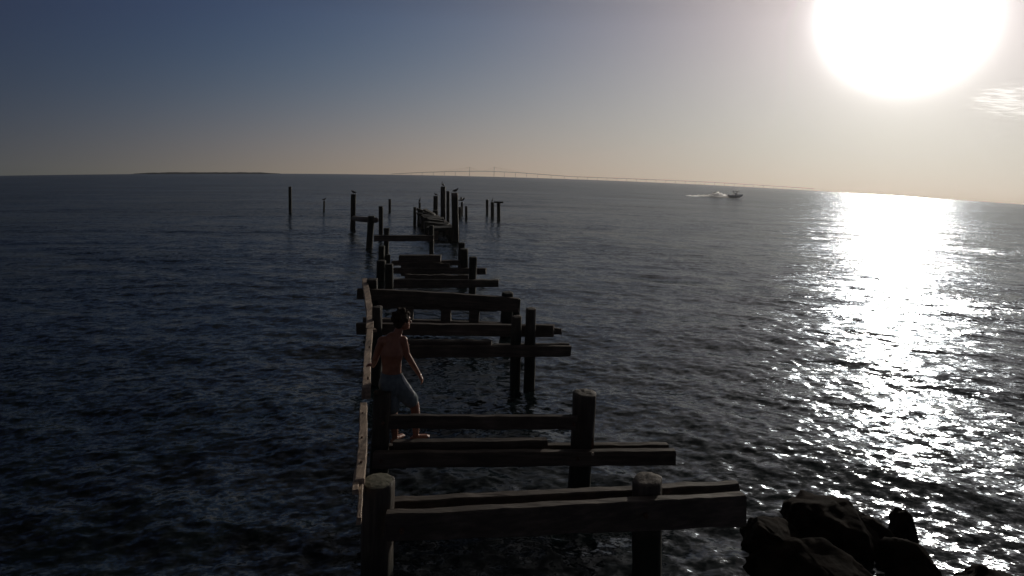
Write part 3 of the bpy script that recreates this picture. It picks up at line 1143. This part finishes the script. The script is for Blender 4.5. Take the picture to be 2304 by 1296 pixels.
# ------------------------------------------------------------------ low land far off on the left
def build_land():
    bm = bmesh.new()
    rings = []
    for i in range(81):
        t = i / 80
        px_ = 300 + 330 * t
        p = at(px_, 391, 880)
        r_ = math.hypot(p.x, p.y)
        p.z = -SLOPE * r_
        hgt = 4.3 + 0.7 * (noise.noise(Vector((t * 9, 1, 0))) + .6 * noise.noise(Vector((t * 31, 2, 0)))) * 2
        hgt = max(hgt * min(1, t * 8, (1 - t) * 8), .3)
        d = Vector((p.x, p.y, 0)).normalized()
        rings.append([bm.verts.new(p - d * 14 - Vector((0, 0, 2))), bm.verts.new(p - d * 6 + Vector((0, 0, hgt * .4))), bm.verts.new(p + Vector((0, 0, hgt * .5))),
                      bm.verts.new(p + d * 9 + Vector((0, 0, hgt * .3))), bm.verts.new(p + d * 16 - Vector((0, 0, 4)))])
    for a, c in zip(rings, rings[1:]):
        for k in range(4):
            bm.faces.new((a[k], a[k + 1], c[k + 1], c[k]))
    o = obj('land', bm, M_LAND, None, smooth=False, origin=at(470, 391, 900))
    tag(o, 'low wooded strip of land far off on the left horizon', None, None, 'structure')


M_LAND = plain('wooded_land', (0.03, 0.04, 0.025), (0.07, 0.08, 0.05), 0.3, 0.9, 0)
build_land()

# ------------------------------------------------------------------ sea haze
HAZE = 0.00018
def build_haze():
    bm = bmesh.new()
    bmesh.ops.create_cube(bm, size=1.0, matrix=Matrix.Translation((0, 0, 96)) @ Matrix.Diagonal((2020, 2020, 328, 1)))
    m = bpy.data.materials.new('haze')
    m.use_nodes = True
    n = m.node_tree.nodes
    n.remove(n['Principled BSDF'])
    v = n.new('ShaderNodeVolumePrincipled')
    v.inputs['Color'].default_value = (0.90, 0.90, 0.90, 1)
    v.inputs['Density'].default_value = HAZE
    v.inputs['Anisotropy'].default_value = 0.7
    m.node_tree.links.new(v.outputs[0], n['Material Output'].inputs['Volume'])
    o = obj('haze', bm, m, None, smooth=False)
    tag(o, 'thin pale haze over the sea towards the horizon', None, None, 'stuff')


build_haze()

# ------------------------------------------------------------------ sky, sun, camera
sd = ray(2030, 34).normalized()
SUN_AZ = math.atan2(sd.x, sd.y)
SUN_EL = math.asin(sd.z)
w = bpy.data.worlds.new('World')
SC.world = w
w.use_nodes = True
nt = w.node_tree
L = nt.links
bg = nt.nodes['Background']
sky = nt.nodes.new('ShaderNodeTexSky')
sky.sky_type = 'NISHITA'
sky.sun_disc = False
sky.sun_elevation = SUN_EL + math.radians(4.0)      # measured from the visible sea horizon, 4 degrees under the level line
sky.sun_rotation = SUN_AZ
sky.altitude = 0
sky.air_density = 1.0
sky.dust_density = 1.0
sky.ozone_density = 1.5


def vmath(op, a=None, b=None, scale=None):
    n = nt.nodes.new('ShaderNodeVectorMath')
    n.operation = op
    for i, v in ((0, a), (1, b)):
        if v is None:
            continue
        if hasattr(v, 'is_linked'):
            L.new(v, n.inputs[i])
        else:
            n.inputs[i].default_value = v
    if scale is not None:
        if hasattr(scale, 'is_linked'):
            L.new(scale, n.inputs['Scale'])
        else:
            n.inputs['Scale'].default_value = scale
    return n.outputs['Value'] if op == 'DOT_PRODUCT' else n.outputs['Vector']


def smath(op, a, b=None, c=None):
    n = nt.nodes.new('ShaderNodeMath')
    n.operation = op
    for i, v in enumerate((a, b, c)):
        if v is None:
            continue
        if hasattr(v, 'is_linked'):
            L.new(v, n.inputs[i])
        else:
            n.inputs[i].default_value = v
    return n.outputs[0]


tc = nt.nodes.new('ShaderNodeTexCoord')
D_ = tc.outputs['Generated']
L.new(vmath('NORMALIZE', vmath('ADD', D_, (0, 0, 0.075))), sky.inputs['Vector'])
ang = smath('DEGREES', smath('ARCCOSINE', vmath('DOT_PRODUCT', D_, tuple(sd))))
sep = nt.nodes.new('ShaderNodeSeparateXYZ')
L.new(D_, sep.inputs[0])
el = smath('DEGREES', smath('ARCSINE', sep.outputs['Z']))
a10 = smath('DIVIDE', smath('MINIMUM', ang, 72.0), 10.0)
hz = smath('EXPONENT', smath('MULTIPLY', smath('ADD', smath('MAXIMUM', el, -4.5), 3.0), -0.2))
# moisture in the air low over the sea: scattered light by angle from the sun and height over the horizon
AIR = [[1.9411, 2.4248, 2.2651], [0.355, 0.1263, 0.1033], [-0.077, -0.0577, -0.0413], [-0.1857, -0.8531, -0.5884], [-0.095, 0.1101, 0.0464], [-0.2406, -1.0523, -0.6279], [-0.416, -0.0281, 0.0321]]
t = vmath('ADD', AIR[0], vmath('SCALE', AIR[1], None, a10))
t = vmath('ADD', t, vmath('SCALE', AIR[2], None, smath('MULTIPLY', a10, a10)))
t = vmath('ADD', t, vmath('SCALE', AIR[3], None, hz))
t = vmath('ADD', t, vmath('SCALE', AIR[4], None, smath('MULTIPLY', a10, hz)))
e10 = smath('DIVIDE', smath('MINIMUM', smath('MAXIMUM', el, -4.0), 13.0), 10.0)
t = vmath('ADD', t, vmath('SCALE', AIR[5], None, e10))
t = vmath('ADD', t, vmath('SCALE', AIR[6], None, smath('MULTIPLY', a10, e10)))
sx = nt.nodes.new('ShaderNodeSeparateXYZ')
L.new(t, sx.inputs[0])
cx = nt.nodes.new('ShaderNodeCombineXYZ')
for ch in 'XYZ':
    L.new(smath('EXPONENT', sx.outputs[ch]), cx.inputs[ch])
zen = smath('EXPONENT', smath('MULTIPLY', smath('MAXIMUM', smath('SUBTRACT', el, 10.0), 0.0), -0.07))
tot = vmath('ADD', vmath('SCALE', sky.outputs['Color'], None, 0.05), vmath('SCALE', cx.outputs[0], None, zen))
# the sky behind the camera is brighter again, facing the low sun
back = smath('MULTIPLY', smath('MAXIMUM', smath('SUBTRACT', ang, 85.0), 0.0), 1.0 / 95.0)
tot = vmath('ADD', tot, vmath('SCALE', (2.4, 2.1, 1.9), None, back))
# and the sky over the sun, above the frame, stays bright with haze
over = smath('MULTIPLY', smath('EXPONENT', smath('MULTIPLY', smath('POWER', smath('DIVIDE', ang, 36.0), 2.0), -1.0)),
             smath('SUBTRACT', 1.0, smath('EXPONENT', smath('MULTIPLY', smath('MAXIMUM', smath('SUBTRACT', el, 12.0), 0.0), -0.12))))
tot = vmath('ADD', tot, vmath('SCALE', (12.5, 11.0, 9.6), None, over))
# the bright aureole close round the low sun
LOBES = [(31.0, 4.8, 1.3), (1700.0, 2.7, 2.0)]
for amp, sig, pw in LOBES:
    e = smath('EXPONENT', smath('MULTIPLY', smath('POWER', smath('DIVIDE', ang, sig), pw), -1.0))
    tot = vmath('ADD', tot, vmath('SCALE', (1.0, 0.985, 0.96), None, smath('MULTIPLY', e, amp)))
# a few thin wisps of cloud low on the right
azn = smath('DEGREES', smath('ARCTAN2', sep.outputs['X'], sep.outputs['Y']))
cd = ray(2285, 228).normalized()
c_az, c_el = math.degrees(math.atan2(cd.x, cd.y)), math.degrees(math.asin(cd.z))
ca = smath('SUBTRACT', azn, c_az)
ce = smath('SUBTRACT', smath('ADD', el, smath('MULTIPLY', ca, 0.045)), c_el)
cv = nt.nodes.new('ShaderNodeCombineXYZ')
L.new(smath('MULTIPLY', ca, 0.55), cv.inputs['X'])
L.new(smath('MULTIPLY', ce, 5.2), cv.inputs['Y'])
cn = nt.nodes.new('ShaderNodeTexNoise')
cn.noise_dimensions = '2D'
cn.inputs['Scale'].default_value = 1.3
cn.inputs['Detail'].default_value = 5
cn.inputs['Roughness'].default_value = 0.62
L.new(cv.outputs[0], cn.inputs['Vector'])
env = smath('EXPONENT', smath('MULTIPLY', smath('ADD', smath('POWER', smath('ABSOLUTE', smath('DIVIDE', ca, 4.2)), 2.5), smath('POWER', smath('ABSOLUTE', smath('DIVIDE', ce, 2.0)), 2.5)), -1.0))
wisp = smath('MAXIMUM', smath('SUBTRACT', smath('MULTIPLY', cn.outputs['Fac'], env), 0.40), 0.0)
tot = vmath('ADD', tot, vmath('SCALE', (1.0, 0.97, 0.92), None, smath('MULTIPLY', smath('MINIMUM', wisp, 0.16), 75.0)))
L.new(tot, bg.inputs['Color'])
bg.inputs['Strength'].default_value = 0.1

sun = bpy.data.lights.new('sun', 'SUN')
sun.energy = 5.0
sun.angle = math.radians(0.5)
sun.color = (1.0, 0.9, 0.76)
so = bpy.data.objects.new('sun', sun)
so.rotation_euler = (-sd).to_track_quat('-Z', 'Y').to_euler()
so.location = (20, 30, 30)
link(so)

cam = bpy.data.cameras.new('camera')
cam.sensor_width = 36
cam.lens = 36 * F_PX / W_PX
cam.shift_y = -(H_PX / 2 - CY_PX) / W_PX
cam.clip_start = 0.05
cam.clip_end = 6000
co = bpy.data.objects.new('camera', cam)
co.matrix_world = Matrix(((RIGHT.x, UP.x, -FWD.x, 0), (RIGHT.y, UP.y, -FWD.y, 0), (RIGHT.z, UP.z, -FWD.z, CAM_H), (0, 0, 0, 1)))
link(co)
SC.camera = co

SC.view_settings.view_transform = 'Standard'
SC.view_settings.look = 'None'
SC.view_settings.exposure = -1.5
SC.view_settings.gamma = 1.0
SC.cycles.use_denoising = True
SC.cycles.max_bounces = 5
SC.cycles.sample_clamp_indirect = 0
